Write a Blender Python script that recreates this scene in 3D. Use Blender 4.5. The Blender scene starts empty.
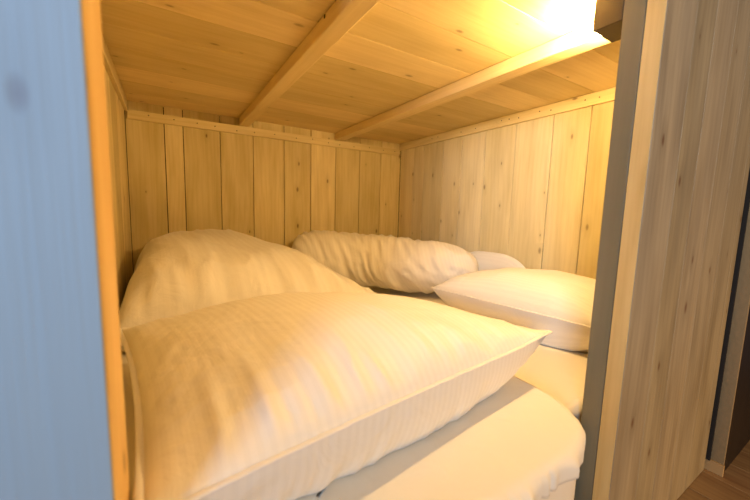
import bpy, bmesh, math, random
from mathutils import Vector, noise, Matrix
S = bpy.context.scene
C = S.collection
PI = math.pi

# ------------------------------------------------------------------ camera
cam_d = bpy.data.cameras.new('camera'); cam = bpy.data.objects.new('camera', cam_d); C.objects.link(cam)
yaw, pitch, roll = math.radians(31.81), math.radians(6.528), math.radians(1.6125)
fwd = Vector((math.sin(yaw)*math.cos(pitch), math.cos(yaw)*math.cos(pitch), -math.sin(pitch)))
rt = Vector((math.cos(yaw), -math.sin(yaw), 0)); up = rt.cross(fwd)
R_ = rt*math.cos(roll) + up*math.sin(roll); U_ = -rt*math.sin(roll) + up*math.cos(roll)
cam.matrix_world = Matrix((R_, U_, -fwd)).transposed().to_4x4()
cam_d.sensor_width = 36; cam_d.lens = 36*335.35/750; cam_d.clip_start = .02
cam_d.dof.use_dof = True; cam_d.dof.focus_distance = 1.5; cam_d.dof.aperture_fstop = 3.2
S.camera = cam

# ------------------------------------------------------------------ world, exposure
W = bpy.data.worlds.new('world'); S.world = W; W.use_nodes = True
W.node_tree.nodes['Background'].inputs[0].default_value = (.62, .74, 1, 1)
W.node_tree.nodes['Background'].inputs[1].default_value = .05
S.view_settings.view_transform = 'Standard'; S.view_settings.look = 'None'
S.view_settings.exposure = 0.22; S.view_settings.gamma = 1; S.view_settings.use_curve_mapping = False

# ------------------------------------------------------------------ room lights and an added fill
def area(name, loc, target, size, energy, col, sy=None, spread=180):
    d = bpy.data.lights.new(name, 'AREA'); d.energy = energy; d.color = col; d.size = size
    d.spread = math.radians(spread)
    if sy: d.shape = 'RECTANGLE'; d.size_y = sy
    o = bpy.data.objects.new(name, d); C.objects.link(o); o.location = loc
    o.rotation_euler = (Vector(target)-Vector(loc)).to_track_quat('-Z', 'Y').to_euler(); return o
# daylight from the window of the room, behind and to the left of the camera
area('window_daylight', (-2.1, -1.55, .55), (1.0, .4, .95), .8, 23, (.60, .77, 1.0), .7, 85)
# warm fill added above and behind the camera, not a lamp of the room
area('warm_fill_light', (.75, -1.1, 1.25), (.6, 1.0, -.4), .45, 11, (1, .62, .26))
# warm lamp of the room, low to the right
area('room_lamp_light', (1.5, -1.3, -.65), (1.3, .33, -.75), .25, 15, (1, .58, .20))

Y0 = .33; FL = -.947; CZ = .554; YB = 2.3; XL = -.175; XR = 1.65; MZ = -.49

# ------------------------------------------------------------------ materials
def newmat(n):
    m = bpy.data.materials.new(n); m.use_nodes = True; nt = m.node_tree
    return m, nt, nt.nodes['Principled BSDF']
def N(nt, t, **k):
    n = nt.nodes.new(t)
    for a, b in k.items():
        if a[0] == '_': n.inputs[a[1:].replace('_', ' ')].default_value = b
        else: setattr(n, a, b)
    return n
def MATH(nt, op, a, b=None, c=None, clamp=False):
    n = nt.nodes.new('ShaderNodeMath'); n.operation = op; n.use_clamp = clamp
    for i, v in enumerate((a, b, c)):
        if v is None: continue
        if isinstance(v, (int, float)): n.inputs[i].default_value = v
        else: nt.links.new(v, n.inputs[i])
    return n.outputs[0]
def MIX(nt, f, a, b, mode='MIX'):
    n = nt.nodes.new('ShaderNodeMix'); n.data_type = 'RGBA'; n.blend_type = mode
    for s, v in ((n.inputs['Factor'], f), (n.inputs[6], a), (n.inputs[7], b)):
        if isinstance(v, (int, float)): s.default_value = v
        elif isinstance(v, tuple): s.default_value = v if len(v) == 4 else (*v, 1)
        else: nt.links.new(v, s)
    return n.outputs[2]
def RAMP(nt, f, stops):
    n = nt.nodes.new('ShaderNodeValToRGB'); nt.links.new(f, n.inputs[0])
    e = n.color_ramp.elements
    while len(e) < len(stops): e.new(.5)
    for q, (p, c) in zip(e, stops):
        q.position = p; q.color = (c, c, c, 1) if isinstance(c, (int, float)) else (*c, 1)
    return n.outputs[0]

def wood(name, base, dark, grain=1.0, knot=1.0, wash=0.0, washcol=(.6, .6, .6), rough=.6, var=.12, knotcol=(.13, .06, .025), kth=.74):
    """boards: UV u = across the grain (m), v = along it (m), every board shifted; COLOR attribute 'tone' = its own tint"""
    m, nt, bs = newmat(name)
    uv = N(nt, 'ShaderNodeUVMap'); uv.uv_map = 'UVMap'
    sx = N(nt, 'ShaderNodeSeparateXYZ'); nt.links.new(uv.outputs[0], sx.inputs[0]); u, v = sx.outputs[0], sx.outputs[1]
    def vec(a, b, c=0.0):
        n = nt.nodes.new('ShaderNodeCombineXYZ')
        for i, q in enumerate((a, b, c)):
            if isinstance(q, float): n.inputs[i].default_value = q
            else: nt.links.new(q, n.inputs[i])
        return n.outputs[0]
    # knots
    vo = N(nt, 'ShaderNodeTexVoronoi', voronoi_dimensions='2D', _Scale=1.0)
    vo.inputs['Randomness'].default_value = .9
    nt.links.new(vec(MATH(nt, 'MULTIPLY', u, 9.), MATH(nt, 'MULTIPLY', v, 4.2)), vo.inputs['Vector'])
    sc = N(nt, 'ShaderNodeSeparateColor'); nt.links.new(vo.outputs['Color'], sc.inputs[0])
    on = MATH(nt, 'GREATER_THAN', sc.outputs[0], kth)
    rad = MATH(nt, 'MULTIPLY_ADD', sc.outputs[1], .06, .025)
    dn = MATH(nt, 'DIVIDE', vo.outputs['Distance'], rad)
    kn = MATH(nt, 'MULTIPLY', on, RAMP(nt, MATH(nt, 'MULTIPLY', dn, .4), ((0, 1.), (.22, .75), (.45, .0), (.9, 0.))))
    halo = MATH(nt, 'MULTIPLY', on, RAMP(nt, MATH(nt, 'MULTIPLY', dn, .2), ((0, 1.), (.35, .5), (.8, 0.))))
    # grain bends round the knots
    wn = N(nt, 'ShaderNodeTexNoise', noise_dimensions='2D', _Scale=1.0, _Detail=2.0)
    nt.links.new(vec(MATH(nt, 'MULTIPLY', u, 5.), MATH(nt, 'MULTIPLY', v, 1.1)), wn.inputs['Vector'])
    uw = MATH(nt, 'ADD', u, MATH(nt, 'MULTIPLY', wn.outputs[0], .10))
    uw = MATH(nt, 'ADD', uw, MATH(nt, 'MULTIPLY', halo, .018))
    ring = MATH(nt, 'MULTIPLY_ADD', MATH(nt, 'SINE', MATH(nt, 'MULTIPLY', uw, 240.)), .5, .5)
    ring = MATH(nt, 'POWER', ring, 1.6)
    fn = N(nt, 'ShaderNodeTexNoise', noise_dimensions='2D', _Scale=1.0, _Detail=4.0)
    nt.links.new(vec(MATH(nt, 'MULTIPLY', u, 170.), MATH(nt, 'MULTIPLY', v, 3.5)), fn.inputs['Vector'])
    cn = N(nt, 'ShaderNodeTexNoise', noise_dimensions='2D', _Scale=1.0, _Detail=3.0)
    nt.links.new(vec(MATH(nt, 'MULTIPLY', u, 14.), MATH(nt, 'MULTIPLY', v, 2.2)), cn.inputs['Vector'])
    g = MATH(nt, 'ADD', MATH(nt, 'MULTIPLY', ring, .16*grain), MATH(nt, 'MULTIPLY', RAMP(nt, fn.outputs[0], ((.35, 0.), (.7, 1.))), .22*grain))
    g = MATH(nt, 'ADD', g, MATH(nt, 'MULTIPLY', RAMP(nt, cn.outputs[0], ((.35, 0.), (.7, 1.))), .6*grain), clamp=True)
    col = MIX(nt, g, base, dark)
    if wash:
        w = N(nt, 'ShaderNodeTexNoise', noise_dimensions='2D', _Scale=1.0, _Detail=5.0)
        nt.links.new(vec(MATH(nt, 'MULTIPLY', u, 9.), MATH(nt, 'MULTIPLY', v, 1.6)), w.inputs['Vector'])
        col = MIX(nt, MATH(nt, 'MULTIPLY', RAMP(nt, w.outputs[0], ((.3, .45), (.65, 1.))), wash), col, washcol)
    col = MIX(nt, MATH(nt, 'MULTIPLY', halo, .30*knot), col, tuple(c*.62 for c in dark))
    col = MIX(nt, MATH(nt, 'MULTIPLY', kn, .8*knot), col, knotcol)
    at = N(nt, 'ShaderNodeAttribute', attribute_name='tone')
    tone = MATH(nt, 'MULTIPLY_ADD', at.outputs['Fac'], var*2, 1-var)
    col = MIX(nt, 1.0, col, vec(tone, tone, MATH(nt, 'MULTIPLY', tone, MATH(nt, 'MULTIPLY_ADD', at.outputs['Fac'], .12, .94))), 'MULTIPLY')
    nt.links.new(col, bs.inputs['Base Color'])
    bs.inputs['Roughness'].default_value = rough
    bs.inputs['Specular IOR Level'].default_value = .35
    bp = N(nt, 'ShaderNodeBump', _Strength=.25, _Distance=.002); nt.links.new(MATH(nt, 'ADD', fn.outputs[0], MATH(nt, 'MULTIPLY', kn, -.6)), bp.inputs['Height'])
    nt.links.new(bp.outputs[0], bs.inputs['Normal'])
    return m

PINE = wood('pale_pine', (.78, .65, .34), (.56, .44, .18), grain=.85, var=.15)
PINE_C = wood('ceiling_pine', (.79, .63, .31), (.60, .45, .18), grain=.7, knot=.75)
PINE_W = wood('whitened_pine', (.78, .65, .33), (.54, .42, .17), grain=.85, var=.16, knot=.8, wash=.35, washcol=(.66, .60, .42))
EDGE = wood('raw_pine_edge', (.78, .53, .21), (.60, .36, .11), grain=1, knot=1, kth=.5, var=.04)
GREYW = wood('grey_washed_pine', (.37, .29, .17), (.19, .14, .075), grain=1.2, knot=1.2, wash=.4, kth=.55, washcol=(.38, .33, .24), var=.07, rough=.5)
POSTG = wood('grey_stained_post', (.23, .18, .095), (.15, .115, .05), grain=.7, wash=.6, washcol=(.21, .175, .11), knot=.2, rough=.5)
BLUE = wood('board_blue_daylit', (.33, .47, .63), (.25, .37, .52), grain=.5, wash=.6, washcol=(.34, .49, .65), knot=.5, rough=.55, var=.03, knotcol=(.14, .13, .20))  # blue of the daylight put into the grey-washed board's colour
FLOORM = wood('floor_boards', (.42, .25, .10), (.22, .11, .04), grain=1.1, knot=.9, rough=.4)
DARKW = wood('dark_brown', (.018, .011, .006), (.010, .006, .004), grain=1, knot=.2, rough=.5)
PLINTH = wood('plinth_pine', (.62, .42, .20), (.48, .28, .11), grain=.9)

def fabric(name, col, stripe=.0, freq=62., fuzz=1.0, axis=0):
    m, nt, bs = newmat(name)
    uv = N(nt, 'ShaderNodeUVMap'); uv.uv_map = 'UVMap'
    sx = N(nt, 'ShaderNodeSeparateXYZ'); nt.links.new(uv.outputs[0], sx.inputs[0])
    s = MATH(nt, 'SINE', MATH(nt, 'MULTIPLY', sx.outputs[axis], 2*PI*freq))
    st = RAMP(nt, MATH(nt, 'MULTIPLY_ADD', s, .5, .5), ((.35, 0.), (.65, 1.)))
    c = MIX(nt, st, tuple(q*(1-stripe) for q in col), col)
    nt.links.new(c, bs.inputs['Base Color'])
    r = MATH(nt, 'MULTIPLY_ADD', st, -.28 if stripe else 0., .72)
    nt.links.new(r, bs.inputs['Roughness'])
    bs.inputs['Sheen Weight'].default_value = .15; bs.inputs['Specular IOR Level'].default_value = .3
    tc = N(nt, 'ShaderNodeTexCoord')
    n1 = N(nt, 'ShaderNodeTexNoise', _Scale=11., _Detail=5.0, _Distortion=.9); nt.links.new(tc.outputs['Object'], n1.inputs['Vector'])
    n2 = N(nt, 'ShaderNodeTexNoise', _Scale=900., _Detail=1.0); nt.links.new(tc.outputs['Object'], n2.inputs['Vector'])
    h = MATH(nt, 'ADD', MATH(nt, 'MULTIPLY', n1.outputs[0], .9*fuzz), MATH(nt, 'MULTIPLY', n2.outputs[0], .03))
    h = MATH(nt, 'ADD', h, MATH(nt, 'MULTIPLY', st, .02 if stripe else 0.))
    bp = N(nt, 'ShaderNodeBump', _Strength=.45, _Distance=.014); nt.links.new(h, bp.inputs['Height'])
    nt.links.new(bp.outputs[0], bs.inputs['Normal'])
    return m
STRIPE = fabric('striped_white_damask', (.84, .79, .70), .03, 58.)
PLAIN = fabric('plain_white_cotton', (.82, .78, .70), .02, 30., fuzz=1.2)
SHEET = fabric('cream_sheet', (.80, .74, .62), 0., fuzz=.5)
PIPING = fabric('hem_cotton', (.80, .76, .70), 0.)

def plain(name, col, rough=.5, metal=0., noise_s=0., dark=None, bump=0.):
    m, nt, bs = newmat(name); bs.inputs['Roughness'].default_value = rough; bs.inputs['Metallic'].default_value = metal
    tc = N(nt, 'ShaderNodeTexCoord'); n = N(nt, 'ShaderNodeTexNoise', _Scale=noise_s or 30., _Detail=4.)
    nt.links.new(tc.outputs['Object'], n.inputs['Vector'])
    c = MIX(nt, n.outputs[0], dark or tuple(q*.8 for q in col), col); nt.links.new(c, bs.inputs['Base Color'])
    if bump:
        b = N(nt, 'ShaderNodeBump', _Strength=bump, _Distance=.003); nt.links.new(n.outputs[0], b.inputs['Height']); nt.links.new(b.outputs[0], bs.inputs['Normal'])
    return m
PLASTER = plain('rough_grey_plaster', (.32, .21, .10), .85, 0, 60., (.24, .17, .08), .5)
BRONZE = plain('dark_bronze_metal', (.07, .045, .02), .5, .1, 40.)
GAP = plain('gap_shade_black', (.012, .010, .008), .9)  # near-black, the shade of open gaps put into the colour
SCREW = plain('screw_metal', (.10, .07, .05), .5, .6)
m, nt, bs = newmat('glowing_lamp_diffuser'); bs.inputs['Base Color'].default_value = (.9, .8, .6, 1)
bs.inputs['Emission Color'].default_value = (1, .645, .26, 1); bs.inputs['Emission Strength'].default_value = 3300.
GLOW = m

# ------------------------------------------------------------------ mesh helpers
class MB:
    def __init__(s):
        s.bm = bmesh.new(); s.uv = s.bm.loops.layers.uv.new('UVMap'); s.t = s.bm.loops.layers.float_color.new('tone'); s.k = 0
    def board(s, x0, x1, y0, y1, z0, z1, grain='z', bev=.0012, rnd=random, rot=None, tone=None):
        """one rounded board, grain along the given axis"""
        b2 = bmesh.new(); r = bmesh.ops.create_cube(b2, size=1)
        for w in b2.verts: w.co = Vector(((x0+x1)/2+w.co.x*(x1-x0), (y0+y1)/2+w.co.y*(y1-y0), (z0+z1)/2+w.co.z*(z1-z0)))
        if bev: bmesh.ops.bevel(b2, geom=b2.edges[:], offset=min(bev, .4*min(x1-x0, y1-y0, z1-z0)), segments=2, affect='EDGES', profile=.5)
        ox, oy, tn = rnd.uniform(0, 50), rnd.uniform(0, 50), rnd.random() if tone is None else tone
        g = 'xyz'.index(grain); o = [i for i in range(3) if i != g]
        vm = {}
        for w in b2.verts:
            p = w.co.copy()
            vm[w] = (s.bm.verts.new(rot @ p if rot else p), p)
        for f in b2.faces:
            nf = s.bm.faces.new([vm[w][0] for w in f.verts])
            for lp, w in zip(nf.loops, f.verts):
                p = vm[w][1]; lp[s.uv].uv = (p[o[0]]+p[o[1]]+ox, p[g]+oy); lp[s.t] = (tn, tn, tn, 1)
        b2.free(); return s
    def build(s, name, mat, parent=None, smooth=False, loc=None):
        me = bpy.data.meshes.new(name); s.bm.normal_update(); s.bm.to_mesh(me); s.bm.free(); me.materials.append(mat)
        if smooth: me.polygons.foreach_set('use_smooth', [True]*len(me.polygons))
        o = bpy.data.objects.new(name, me); C.objects.link(o)
        if parent: o.parent = parent
        return o
def structure(o): o['kind'] = 'structure'; return o
def tag(o, label, cat, group=None):
    o['label'] = label; o['category'] = cat
    if group: o['group'] = group
    return o
def empty(name, loc=(0, 0, 0)):
    o = bpy.data.objects.new(name, None); C.objects.link(o); o.location = loc; return o
def recentre(root, loc):
    """put the empty at the thing's base, its parts stay where they are"""
    root.location = loc
    for c in root.children: c.matrix_parent_inverse = Matrix.Translation(-Vector(loc))
rnd = random.Random(7)
def walls(seams, fixed, axis, z0, z1, thick, gap=.0022, tones=None):
    """vertical boards between the seams"""
    b = MB()
    for i, (a, c) in enumerate(zip(seams, seams[1:])):
        a2, c2 = a+gap/2, c-gap/2
        j = rnd.uniform(-.0008, .0008)
        if axis == 'x': b.board(a2, c2, fixed+j, fixed+thick+j, z0, z1, 'z', .0015, rnd)
        else: b.board(fixed+j, fixed+thick+j, a2, c2, z0, z1, 'z', .0015, rnd)
    return b

# ------------------------------------------------------------------ the shell of the cupboard bed
sb = [XL, .003, .096, .292, .485, .685, .875, 1.067, 1.267, 1.457, XR]
structure(walls(sb, YB, 'x', FL, CZ+.02, .022, .0042).build('wall_back', PINE))
o = MB().board(XL-.03, XR+.03, YB+.0235, YB+.03, FL, CZ+.02, bev=0).build('gap_shade_backing', GAP); o.parent = bpy.data.objects['wall_back']
sr = [.40, .56, .655, .836, 1.012, 1.222, 1.432, 1.623, 1.795, 2.002, 2.124, YB]
structure(walls(sr, XR, 'y', FL, CZ+.02, .022, .0045).build('wall_right', PINE_W))
o = MB().board(XR+.0235, XR+.03, .40, YB, FL, CZ+.02, bev=0).build('gap_shade_backing', GAP); o.parent = bpy.data.objects['wall_right']
sl = [.41, .60, .79, .98, 1.17, 1.36, 1.55, 1.74, 1.93, 2.12, YB]
structure(walls(sl, XL-.022, 'y', FL, CZ+.02, .022, .0018).build('wall_left', PINE))
o = MB().board(XL-.03, XL-.0235, .40, YB, FL, CZ+.02, bev=0).build('gap_shade_backing', GAP); o.parent = bpy.data.objects['wall_left']
# ceiling boards run left to right; the far third is in shorter lengths
b = MB()
ys = [.372, .45, .636, .822, 1.008, 1.195, 1.38, 1.57, 1.76, 1.95, 2.14, YB+.02]
for a, c in zip(ys, ys[1:]):
    j = rnd.uniform(0, .0006)
    b.board(XL-.03, XR+.03, a+.0008, c-.0008, CZ+j, CZ+.02+j, 'x', .0018, rnd)
structure(b.build('ceiling', PINE_C))
o = MB().board(XL-.03, XR+.03, .372, YB+.03, CZ+.022, CZ+.028, bev=0).build('gap_shade_backing', GAP); o.parent = bpy.data.objects['ceiling']

def disc(b, c, r, nrm, seg=10, h=.0012):
    q = Vector(nrm).to_track_quat('Z', 'Y')
    r1 = bmesh.ops.create_cone(b.bm, cap_ends=True, segments=seg, radius1=r, radius2=r*.8, depth=h)
    for w in r1['verts']: w.co = q @ w.co + Vector(c)
# battens under the ceiling
t1 = structure(MB().board(XL+.012, XR-.028, YB-.016, YB-.0005, .457, .505, 'x', .0015, rnd, tone=.7).build('trim_1', PINE))
b = MB()
for i in range(15): disc(b, (-.08+i*.118+rnd.uniform(-.02, .02), YB-.0164, .481+rnd.uniform(-.008, .008)), .0035, (0, -1, 0))
b.build('screw_head', SCREW, t1)
t2 = MB(); t2.board(XR-.018, XR-.0005, .42, 1.335, .500, CZ-.001, 'y', .0015, rnd, tone=.8); t2.board(XR-.018, XR-.0005, 1.337, YB-.003, .500, CZ-.001, 'y', .0015, rnd, tone=.6)
t2 = structure(t2.build('trim_2', PINE))
b = MB()
for y in (.86, .80, 1.02, 1.08, 1.2, 1.26, 1.31, 1.5, 1.62, 1.84, 1.9): disc(b, (XR-.0184, y, .526+rnd.uniform(-.006, .006)), .0035, (-1, 0, 0))
b.build('screw_head', SCREW, t2)
structure(MB().board(XL+.0005, XL+.016, .45, YB-.017, .496, CZ-.001, 'y', .0015, rnd, tone=.6).build('trim_3', PINE))

# beams
o = MB().board(.400, .458, .415, YB-.018, .506, CZ-.001, 'y', .004, rnd, tone=.7).build('ceiling_beam', PINE_C)
tag(o, 'square pine beam under the ceiling nearer the left wall', 'beam', 'beams under the board ceiling')
b = MB()
for y in (.95,): disc(b, (.3995, y, .545), .006, (-1, 0, 0))
b.build('nail_hole', GAP, o)
o = MB().board(1.050, 1.114, .415, YB-.018, .506, CZ-.001, 'y', .004, rnd, tone=.9).build('ceiling_beam', PINE_C)
tag(o, 'pale pine beam under the ceiling running up behind the brown lamp', 'beam', 'beams under the board ceiling')

# right front panel: boards, raw edge strip; grey post behind it
XP = .909
root = empty('front_panel')
b = MB(); sp = [XP+.0008, 1.075, 1.205, 1.358, 1.51, 1.660, 1.712]
for i, (a, c) in enumerate(zip(sp, sp[1:])):
    b.board(a+.0006, c-.0006, Y0, Y0+.036, FL+.002, 1.15, 'z', .0012, rnd)
b.build('board_face', GREYW, root)
MB().board(XP-.0005, XP+.0009, Y0+.0012, Y0+.0365, FL+.002, 1.15, 'z', .0006, rnd).build('edge_strip', EDGE, root)['label'] = 'raw orange pine edge of the panel'
recentre(root, (1.3, Y0+.018, FL)); tag(root, 'grey washed vertical board panel right of the bed opening, raw pine edge', 'panel')
o = MB().board(XP+.001, XP+.075, Y0+.0385, Y0+.083, FL+.002, 1.15, 'z', .0015, rnd).build('door_post', POSTG)
tag(o, 'grey stained square post just behind the raw edge of the right panel', 'post')

# left front panel
XQ = -.046
root = empty('front_panel')
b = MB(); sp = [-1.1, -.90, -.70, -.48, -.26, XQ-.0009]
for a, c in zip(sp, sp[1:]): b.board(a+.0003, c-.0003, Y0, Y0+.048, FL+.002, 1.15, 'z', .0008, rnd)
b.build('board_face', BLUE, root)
MB().board(XQ-.0011, XQ, Y0+.0012, Y0+.048, FL+.002, 1.15, 'z', .0006, rnd).build('edge_strip', EDGE, root)['label'] = 'bright orange pine edge of the panel'
recentre(root, (-.58, Y0+.024, FL)); tag(root, 'board panel with blue daylight put into its colour, filling the left of the photo, out of focus', 'panel')
o = MB().board(-.115, XQ-.0015, Y0+.0495, Y0+.110, FL+.002, 1.15, 'z', .003, rnd).build('door_post', EDGE)  # raw pine colour stands in for warm lamplight on the grey post
tag(o, 'post with warm lamplight put into its pine colour, behind the orange edge of the blue panel', 'post')

# bed base under the mattresses
root = empty('bed_base')
MB().board(XL+.003, XR-.003, .445, .47, FL+.001, -.756, 'x', .002, rnd).build('front_rail', PINE, root)
b = MB()
for i in range(10): b.board(XL+.004, XR-.004, .445+i*.184, .445+i*.184+.17, -.775, -.755, 'x', .002, rnd)
b.build('slat_deck', PINE, root)
for x in (XL+.01, .70, XR-.07):
    MB().board(x, x+.055, .472, YB-.01, FL+.001, -.776, 'y', .002, rnd).build('runner', PINE, root)
recentre(root, (.74, 1.3, FL)); tag(root, 'low pine platform under the two mattresses', 'bed base')

# room: floor, wall end beyond the panel
b = MB()
for i in range(34):
    x = -1.9+i*.15
    b.board(x+.0009, x+.1491, -3.2, 2.5, FL-.022, FL, 'y', .001, rnd)
structure(b.build('floor', FLOORM))
o = MB().board(-2, 3.3, -3.2, 2.5, FL-.03, FL-.0225, bev=0).build('gap_shade_backing', GAP); o.parent = bpy.data.objects['floor']
wf = structure(MB().board(1.733, 1.738, .284, .47, FL+.001, 1.4, bev=.003).build('wall_front', PLASTER))
MB().board(1.7385, 3.0, .286, .40, FL+.001, 1.4, 'z', bev=.002).build('dark_face', DARKW, wf)  # front side of the wall end, near-black brown throughout
structure(MB().board(1.7235, 1.7325, .2815, .46, FL+.0005, FL+.045, 'y', .001, rnd).build('baseboard_front', PLINTH))
b = MB().board(1.7135, 1.7228, .3185, .40, FL+.046, 1.15, bev=0).build('gap_shade_strip', GAP, bpy.data.objects['wall_front'])  # near-black strip added where the gap is only shaded

# ------------------------------------------------------------------ wall lamp on the inner side of the panel
LX0, LX1, LY0, LY1, LZ0, LZ1 = .914, 1.013, .4155, .480, .458, .550
root = empty('wall_lamp')
b = MB(); b.board(LX0, LX1, LY0, LY1, LZ0, LZ1, bev=.002); b.build('housing', BRONZE, root)
BX, BY, BZ = .990, .500, .492
def lathe(name, prof, mat, parent, c, seg=24):
    b = MB(); bm = b.bm; rings = []
    for r_, z_ in prof: rings.append([bm.verts.new((c[0]+r_*math.cos(2*PI*k/seg), c[1]+r_*math.sin(2*PI*k/seg), c[2]+z_)) for k in range(seg)])
    for p, q in zip(rings, rings[1:]):
        for k in range(seg): bm.faces.new((p[k], p[(k+1) % seg], q[(k+1) % seg], q[k]))
    bm.faces.new(rings[0]); bm.faces.new(rings[-1]); bmesh.ops.recalc_face_normals(bm, faces=bm.faces[:])
    return b.build(name, mat, parent, smooth=True)
BD = []
for z_, r_ in ((-.0160, .0015), (-.014, .007), (-.009, .012), (0, .0145), (.009, .012), (.014, .007), (.0160, .0015)): BD.append((r_, z_))
lathe('bulb', BD, GLOW, root, (BX, BY, BZ))
MB().board(BX-.004, BX+.004, .4805, .486, BZ-.004, BZ+.004, 'y', .0005).build('socket', BRONZE, root)
recentre(root, ((LX0+LX1)/2, LY0, LZ0)); tag(root, 'small dark bronze box lamp at the top beside the grey post', 'lamp')

# ------------------------------------------------------------------ bedding
def nz(x, y, z=0.): return noise.noise(Vector((x, y, z)))
def fold(x, y, z=0.):                                   # sharp crests, soft valleys
    return 1-2*abs(nz(x, y, z))
from mathutils.bvhtree import BVHTree
def resolve(o, others, gap=.0012):
    """press a soft thing against what it touches, no vertex inside another thing"""
    trees = [BVHTree.FromPolygons([q.matrix_basis @ w.co for w in q.data.vertices], [tuple(p.vertices) for p in q.data.polygons]) for q in others]
    for q in [o]+list(o.children):
        for w in q.data.vertices:
            for _ in range(4):
                for t in trees:
                    l, n_, i, d = t.find_nearest(w.co)
                    if l is not None and d < .2 and (w.co-l).dot(n_) < gap: w.co = l+n_*gap
def fit(o):                                                       # move the origin to the thing's base
    vs = [w.co for w in o.data.vertices]; c = Vector((sum(w.x for w in vs)/len(vs), sum(w.y for w in vs)/len(vs), min(w.z for w in vs)))
    o.data.transform(Matrix.Translation(-c)); o.location = c
    for ch in o.children: ch.data.transform(Matrix.Translation(-c))
    return o

def outline(cs):
    """closed outline through corners (x, y, radius), evenly stepped"""
    pts = []; n = len(cs)
    def U(p, q): v = Vector((q[0]-p[0], q[1]-p[1])); return v.normalized()
    seq = []
    for i, c in enumerate(cs):
        p, q = cs[i-1], cs[(i+1) % n]; a, b_ = U(c, p), U(c, q); r_ = c[2]
        A = Vector((c[0], c[1]))+a*r_; B = Vector((c[0], c[1]))+b_*r_; K = Vector((c[0], c[1]))
        k = max(4, int(r_/.008))
        for j in range(k+1):
            t_ = j/k; seq.append(A*(1-t_)**2*1+K*2*t_*(1-t_)+B*t_**2)
    out = []
    for a, b_ in zip(seq, seq[1:]+seq[:1]):
        m_ = max(1, int((b_-a).length/.009))
        for j in range(m_): out.append(a.lerp(b_, j/m_))
    return out
def mattress(name, box, z0, z1, kind):
    x0, y1, x1, y0 = box
    b = MB(); bm = b.bm; top = kind == 'top'; re = .030 if top else .028
    cs = [(x0, y1, .03), (x0, .466, .03), (-.028, .466, .012), (-.028, y0, .02)]
    cs += [(x1, y0, .24), (x1, y1, .03)] if top else [(.765, .345, .03), (.897, .404, .012), (.897, .432, .012), (x1, .432, .03), (x1, y1, .03)]
    P = outline(cs); n = len(P)
    nrm = []
    for i in range(n):
        t_ = (P[(i+2) % n]-P[i-2]).normalized(); nrm.append(Vector((-t_.y, t_.x)))
    area_ = sum(P[i].x*P[(i+1) % n].y-P[(i+1) % n].x*P[i].y for i in range(n))
    if area_ > 0: nrm = [-q for q in nrm]
    rings = []
    def zlow(p):
        return z0
    for i in range(8):
        a = PI/2*i/7; rings.append((re*(1-math.sin(a)), re*(1-math.cos(a))))
    rows = []
    for k, (ins, dep) in enumerate(rings+[(0, None)]*4):
        row = []
        for i, p in enumerate(P):
            lo = zlow(p); full = z1-lo-.004
            if dep is None:
                f = (k-len(rings)+1)/4; dd = min(re, full)+(full-min(re, full))*f+(.004 if k == len(rings)+3 else 0)
            else: dd = min(dep, full)
            g = (.012 if top else .002)*min(1, (dd+.004)/.03)
            w = g*(abs(nz(p.x*34, p.y*34, 1.))*1.5-.45+.7*nz(p.x*11, p.y*11, 3.))
            q = p-nrm[i]*(-(w)+ins)
            row.append(bm.verts.new((q.x, q.y, z1-dd)))
        rows.append(row)
    for a, c in zip(rows, rows[1:]):
        for i in range(n): bm.faces.new((a[i], c[i], c[(i+1) % n], a[(i+1) % n]))
    f = bm.faces.new(rows[0]); f2 = bm.faces.new(rows[-1])
    bmesh.ops.recalc_face_normals(bm, faces=bm.faces[:])
    r_ = bmesh.ops.triangulate(bm, faces=[f, f2], ngon_method='EAR_CLIP')
    for ax, lo, hi in ((0, x0, x1), (1, y0, y1)):
        k = lo+.04
        while k < hi-.02:
            co = Vector((k, 0, 0)) if ax == 0 else Vector((0, k, 0)); no = Vector((1, 0, 0)) if ax == 0 else Vector((0, 1, 0))
            bmesh.ops.bisect_plane(bm, geom=bm.verts[:]+bm.edges[:]+bm.faces[:], plane_co=co, plane_no=no); k += .04
    for w in bm.verts:
        if w.co.z > z1-1e-5: w.co.z += .0016*nz(w.co.x*6, w.co.y*6, 2.)-.0002
    for f in bm.faces:
        for lp in f.loops: lp[b.uv].uv = (lp.vert.co.x, lp.vert.co.y)
    o = b.build(name, SHEET, smooth=True)
    return o
o = mattress('mattress', (XL+.007, YB-.025, XR-.006, .345), -.7535, MZ-.022, 'full')
tag(fit(o), 'wide mattress in a cream sheet, seen between the front pillow and the grey post', 'mattress'); mat_o = o
o = mattress('mattress_topper', (XL+.007, YB-.025, .866, .300), MZ-.0205, MZ+.026, 'top')
tag(fit(o), 'puffy topper with gathered curved edge under the large front pillow', 'topper'); top_o = o
def ground(x, y): return MZ+.0275 if x < .888 else MZ-.0205
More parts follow.
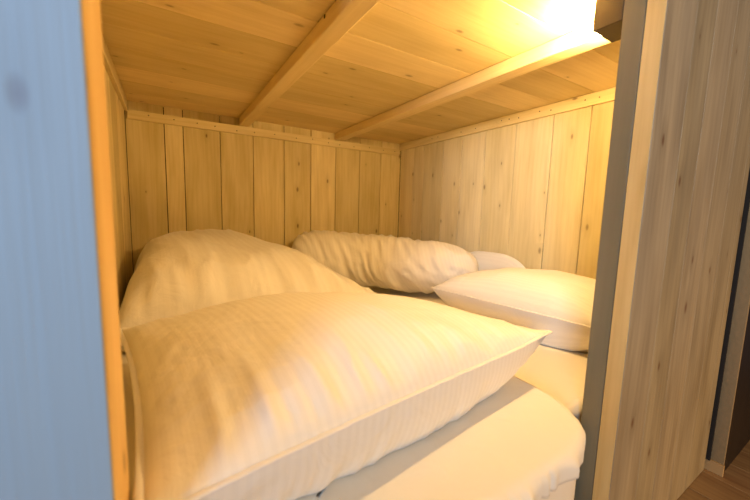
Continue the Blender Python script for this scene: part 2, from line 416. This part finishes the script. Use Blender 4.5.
def cushion(name, corners, upf, dnf, seed, mat, pinch=.05, pw=2.4, aw=.55, aw2=None, wr=.012, wfreq=9., n=150, floor=None, hem=.0035, hemname='hem', stripe_axis=0, size=(.8, .6), normal=None, bend=None, extra=None, crease=.35):
    """a filled cover: two panels meeting in a seam; corners = far-left, far-right, near-right, near-left"""
    A, B_, Cc, D = [Vector(c) for c in corners]
    nrm = Vector(normal) if normal else Vector((0, 0, 1))
    b = MB(); bm = b.bm
    def base(u, v):
        pu = u*(1-pinch*(1-v*v)*abs(u)**2); pv = v*(1-pinch*(1-u*u)*abs(v)**2)
        a, c = (pu+1)/2, (pv+1)/2
        p = (A*(1-a)+B_*a)*c + (D*(1-a)+Cc*a)*(1-c)
        if bend: p = p+bend(u, v)
        return p
    def T(u, v, s=1):
        e = aw if s > 0 or aw2 is None else aw2
        return max(0., (1-abs(u)**pw))**e*max(0., (1-abs(v)**pw))**e
    def param(i): t_ = -1+2*i/n; return math.sin(t_*PI/2)*.35+t_*.65
    def pos(u, v, s):
        t_ = T(u, v, s); p = base(u, v)
        h = upf(u, v) if s > 0 else dnf(u, v)
        eu, ev = 1-abs(u), 1-abs(v)
        w = 0.
        for e, al, ac, kk in ((ev, u, v, 1.), (eu, v, u, .35)):
            amp = kk*math.exp(-e/.32)*min(1, e/.05)
            w += amp*(fold(al*wfreq+seed*3, ac*1.3+seed, seed)-.3)*1.0
            w += amp*.5*nz(al*wfreq*2.3, ac*2.2, seed+4)
        w += .55*nz(u*2.1+seed, v*2.1, seed)+crease*(fold(u*2.6+.8*v+seed, v*1.5-u, seed+9)-.6)*min(1, t_*2)
        q = p+nrm*(s*h*t_) + nrm*(s*w*wr*min(1, t_*3))
        if extra: q = q+extra(u, v, s, t_)
        q.z = max(q.z, ground(q.x, q.y)+.0006)
        return q
    top = [[None]*(n+1) for _ in range(n+1)]; bot = [[None]*(n+1) for _ in range(n+1)]
    for i in range(n+1):
        for j in range(n+1):
            u, v = param(i), param(j)
            top[i][j] = bm.verts.new(pos(u, v, 1))
            if i in (0, n) or j in (0, n): bot[i][j] = top[i][j]
            else: bot[i][j] = bm.verts.new(pos(u, v, -1))
    for i in range(n):
        for j in range(n):
            for g, rev in ((top, 0), (bot, 1)):
                q = [(i, j), (i+1, j), (i+1, j+1), (i, j+1)]
                if rev: q.reverse()
                try: f = bm.faces.new([g[a][c] for a, c in q])
                except ValueError: continue
                for lp, (a, c) in zip(f.loops, q): lp[b.uv].uv = (param(a)*size[0]/2, param(c)*size[1]/2) if stripe_axis == 0 else (param(c)*size[1]/2, param(a)*size[0]/2)
    edge = [top[i][0].co.copy() for i in range(n+1)]+[top[n][j].co.copy() for j in range(1, n+1)]+[top[i][n].co.copy() for i in range(n-1, -1, -1)]+[top[0][j].co.copy() for j in range(n-1, 0, -1)]
    o = b.build(name, mat, smooth=True)
    if hem:
        h = MB(); rr = []; m_ = len(edge)
        ctr = sum(edge, Vector())/m_
        for i, p in enumerate(edge):
            t_ = (edge[(i+1) % m_]-edge[i-1]).normalized(); out = t_.cross(nrm).normalized()
            if out.dot(p-ctr) < 0: out = -out
            k2 = t_.cross(out)
            wv = .0012*nz(p.x*40, p.y*40, seed)
            rr.append([h.bm.verts.new(p+out*(math.cos(a)*hem*1.6+hem)+k2*(math.sin(a)*hem*.6+wv)) for a in [PI/4*k for k in range(8)]])
        for i in range(m_):
            a, c = rr[i], rr[(i+1) % m_]
            for k in range(8): h.bm.faces.new((a[k], a[(k+1) % 8], c[(k+1) % 8], c[k]))
        h.build(hemname, PIPING, o, smooth=True)
    return o
# large front pillow
def up1(u, v): return .125-.012*u+.010*v
fp = cushion('pillow', [(-.118, 1.10, -.335), (.78, 1.03, -.40), (.905, .515, -.334), (-.032, .376, -.314)], up1, lambda u, v: .24, 2.3, STRIPE,
             pinch=.035, wr=.011, wfreq=8., floor=MZ-.010, size=(.95, .72), n=170, pw=2.2, aw=.62, aw2=.42,
             extra=lambda u, v, s, t_: Vector((0, 0, .012*math.exp(-((u-1)**2+(v+1)**2)*14))))
tag(fit(fp), 'large white striped pillow in the foreground, its corner pointing right', 'pillow')

# rumpled duvet at the back left
def updv(u, v):
    x = (u+1)/2
    return .340-.15*x**2.4+(v-.6)*.05+.012*math.sin(5*u+2*v)
dv = cushion('duvet', [(-.164, 2.25, -.44), (.58, 2.20, -.44), (.90, 1.28, -.44), (-.160, 1.22, -.42)], updv, lambda u, v: .10, 5.1, PLAIN,
             pinch=.02, wr=.024, wfreq=5., crease=.95, floor=MZ-.003, size=(1.0, 1.1), n=150, pw=4.2, aw=.5, hem=.0025)
resolve(dv, [fp], .003); tag(fit(dv), 'rumpled plain white duvet against the left and back walls, behind the front pillow', 'duvet')

# long plump folded duvet lying slantwise
def roll(name, path, rad, seed, mat, nseg=170, nr=72, floor=MZ):
    b = MB(); bm = b.bm
    P = [Vector(p) for p in path]
    def cr(t_):
        k = t_*(len(P)-1); i = min(int(k), len(P)-2); f = k-i
        p0, p1, p2, p3 = P[max(i-1, 0)], P[i], P[i+1], P[min(i+2, len(P)-1)]
        return .5*((2*p1)+(p2-p0)*f+(2*p0-5*p1+4*p2-p3)*f*f+(3*p1-p0-3*p2+p3)*f**3)
    rings = []
    for i in range(nseg+1):
        t_ = .5-.5*math.cos(PI*i/nseg)*(1) ; t_ = .5*t_+.5*i/nseg
        c = cr(t_); d = (cr(min(1, t_+.01))-cr(max(0, t_-.01))).normalized()
        side = d.cross(Vector((0, 0, 1))).normalized(); upv = side.cross(d)
        rw, rh = rad(t_); row = []
        for k in range(nr):
            a = 2*PI*k/nr; ca, sa = math.cos(a), math.sin(a)
            s_ = t_*1.1
            w = .015*(fold(s_*17+a*1.3, a*.8*0+seed+sa*.9, ca*.9+seed)-.4)*min(1, rw/.08)
            w += .005*nz(s_*26+sa*1.4, ca*1.2, seed+2)+.012*nz(s_*4, sa, ca+seed)
            q = c+side*(ca*abs(ca)**-.12*(rw+w) if abs(ca) > 1e-6 else 0)+upv*(sa*(rh+w))
            q.z = max(q.z, ground(q.x, q.y)+.0006); row.append(bm.verts.new(q))
        rings.append(row)
    for i in range(nseg):
        for k in range(nr):
            f = bm.faces.new((rings[i][k], rings[i+1][k], rings[i+1][(k+1) % nr], rings[i][(k+1) % nr]))
            for lp, (ii, kk) in zip(f.loops, ((i, k), (i+1, k), (i+1, k+1), (i, k+1))): lp[b.uv].uv = (ii/nseg*1.1+kk/nr*.22, kk/nr)
    bm.faces.new(rings[0]); bm.faces.new(list(reversed(rings[-1])))
    bmesh.ops.recalc_face_normals(bm, faces=bm.faces[:])
    return b.build(name, mat, smooth=True)
def rad1(t_):
    e0 = min(1, t_/.16); e1 = min(1, (1-t_)/.22)
    a = math.sqrt(max(0, 1-(1-e0)**2)); c = math.sqrt(max(0, 1-(1-e1)**1.6))
    k = a*c; return .155*k+.004, (.168-.02*t_)*k+.004
bo = roll('folded_duvet', [(.68, 2.12, -.31), (.90, 2.00, -.305), (1.13, 1.83, -.315), (1.31, 1.58, -.325), (1.515, 1.31, -.315)], rad1, 6., STRIPE, floor=MZ-.010)
resolve(bo, [dv, fp], .002); tag(fit(bo), 'long plump striped duvet folded into a roll, lying slantwise before the back wall', 'duvet')

# right pillow beside the post
rp = cushion('pillow', [(1.10, 1.23, -.365), (1.56, 1.02, -.36), (1.640, .50, -.38), (1.27, .545, -.385)], lambda u, v: .135, lambda u, v: .19, 8.4, STRIPE,
             pinch=.03, wr=.010, wfreq=6., size=(.6, .8), n=130, stripe_axis=0, pw=2.6, aw=.5, aw2=.42)
resolve(rp, [fp, bo], .002); tag(fit(rp), 'white striped pillow on the right side, partly hidden by the grey post', 'pillow')
bp_ = cushion('pillow', [(1.56, 1.60, -.38), (1.635, 1.60, -.37), (1.635, 1.03, -.35), (1.585, 1.05, -.36)], lambda u, v: .15, lambda u, v: .14, 3.7, PLAIN,
              pinch=.02, wr=.007, wfreq=4., size=(.4, .8), n=100)
resolve(bp_, [bo, rp], .004); tag(fit(bp_), 'plain white pillow along the right wall, mostly behind the folded duvet roll', 'pillow')
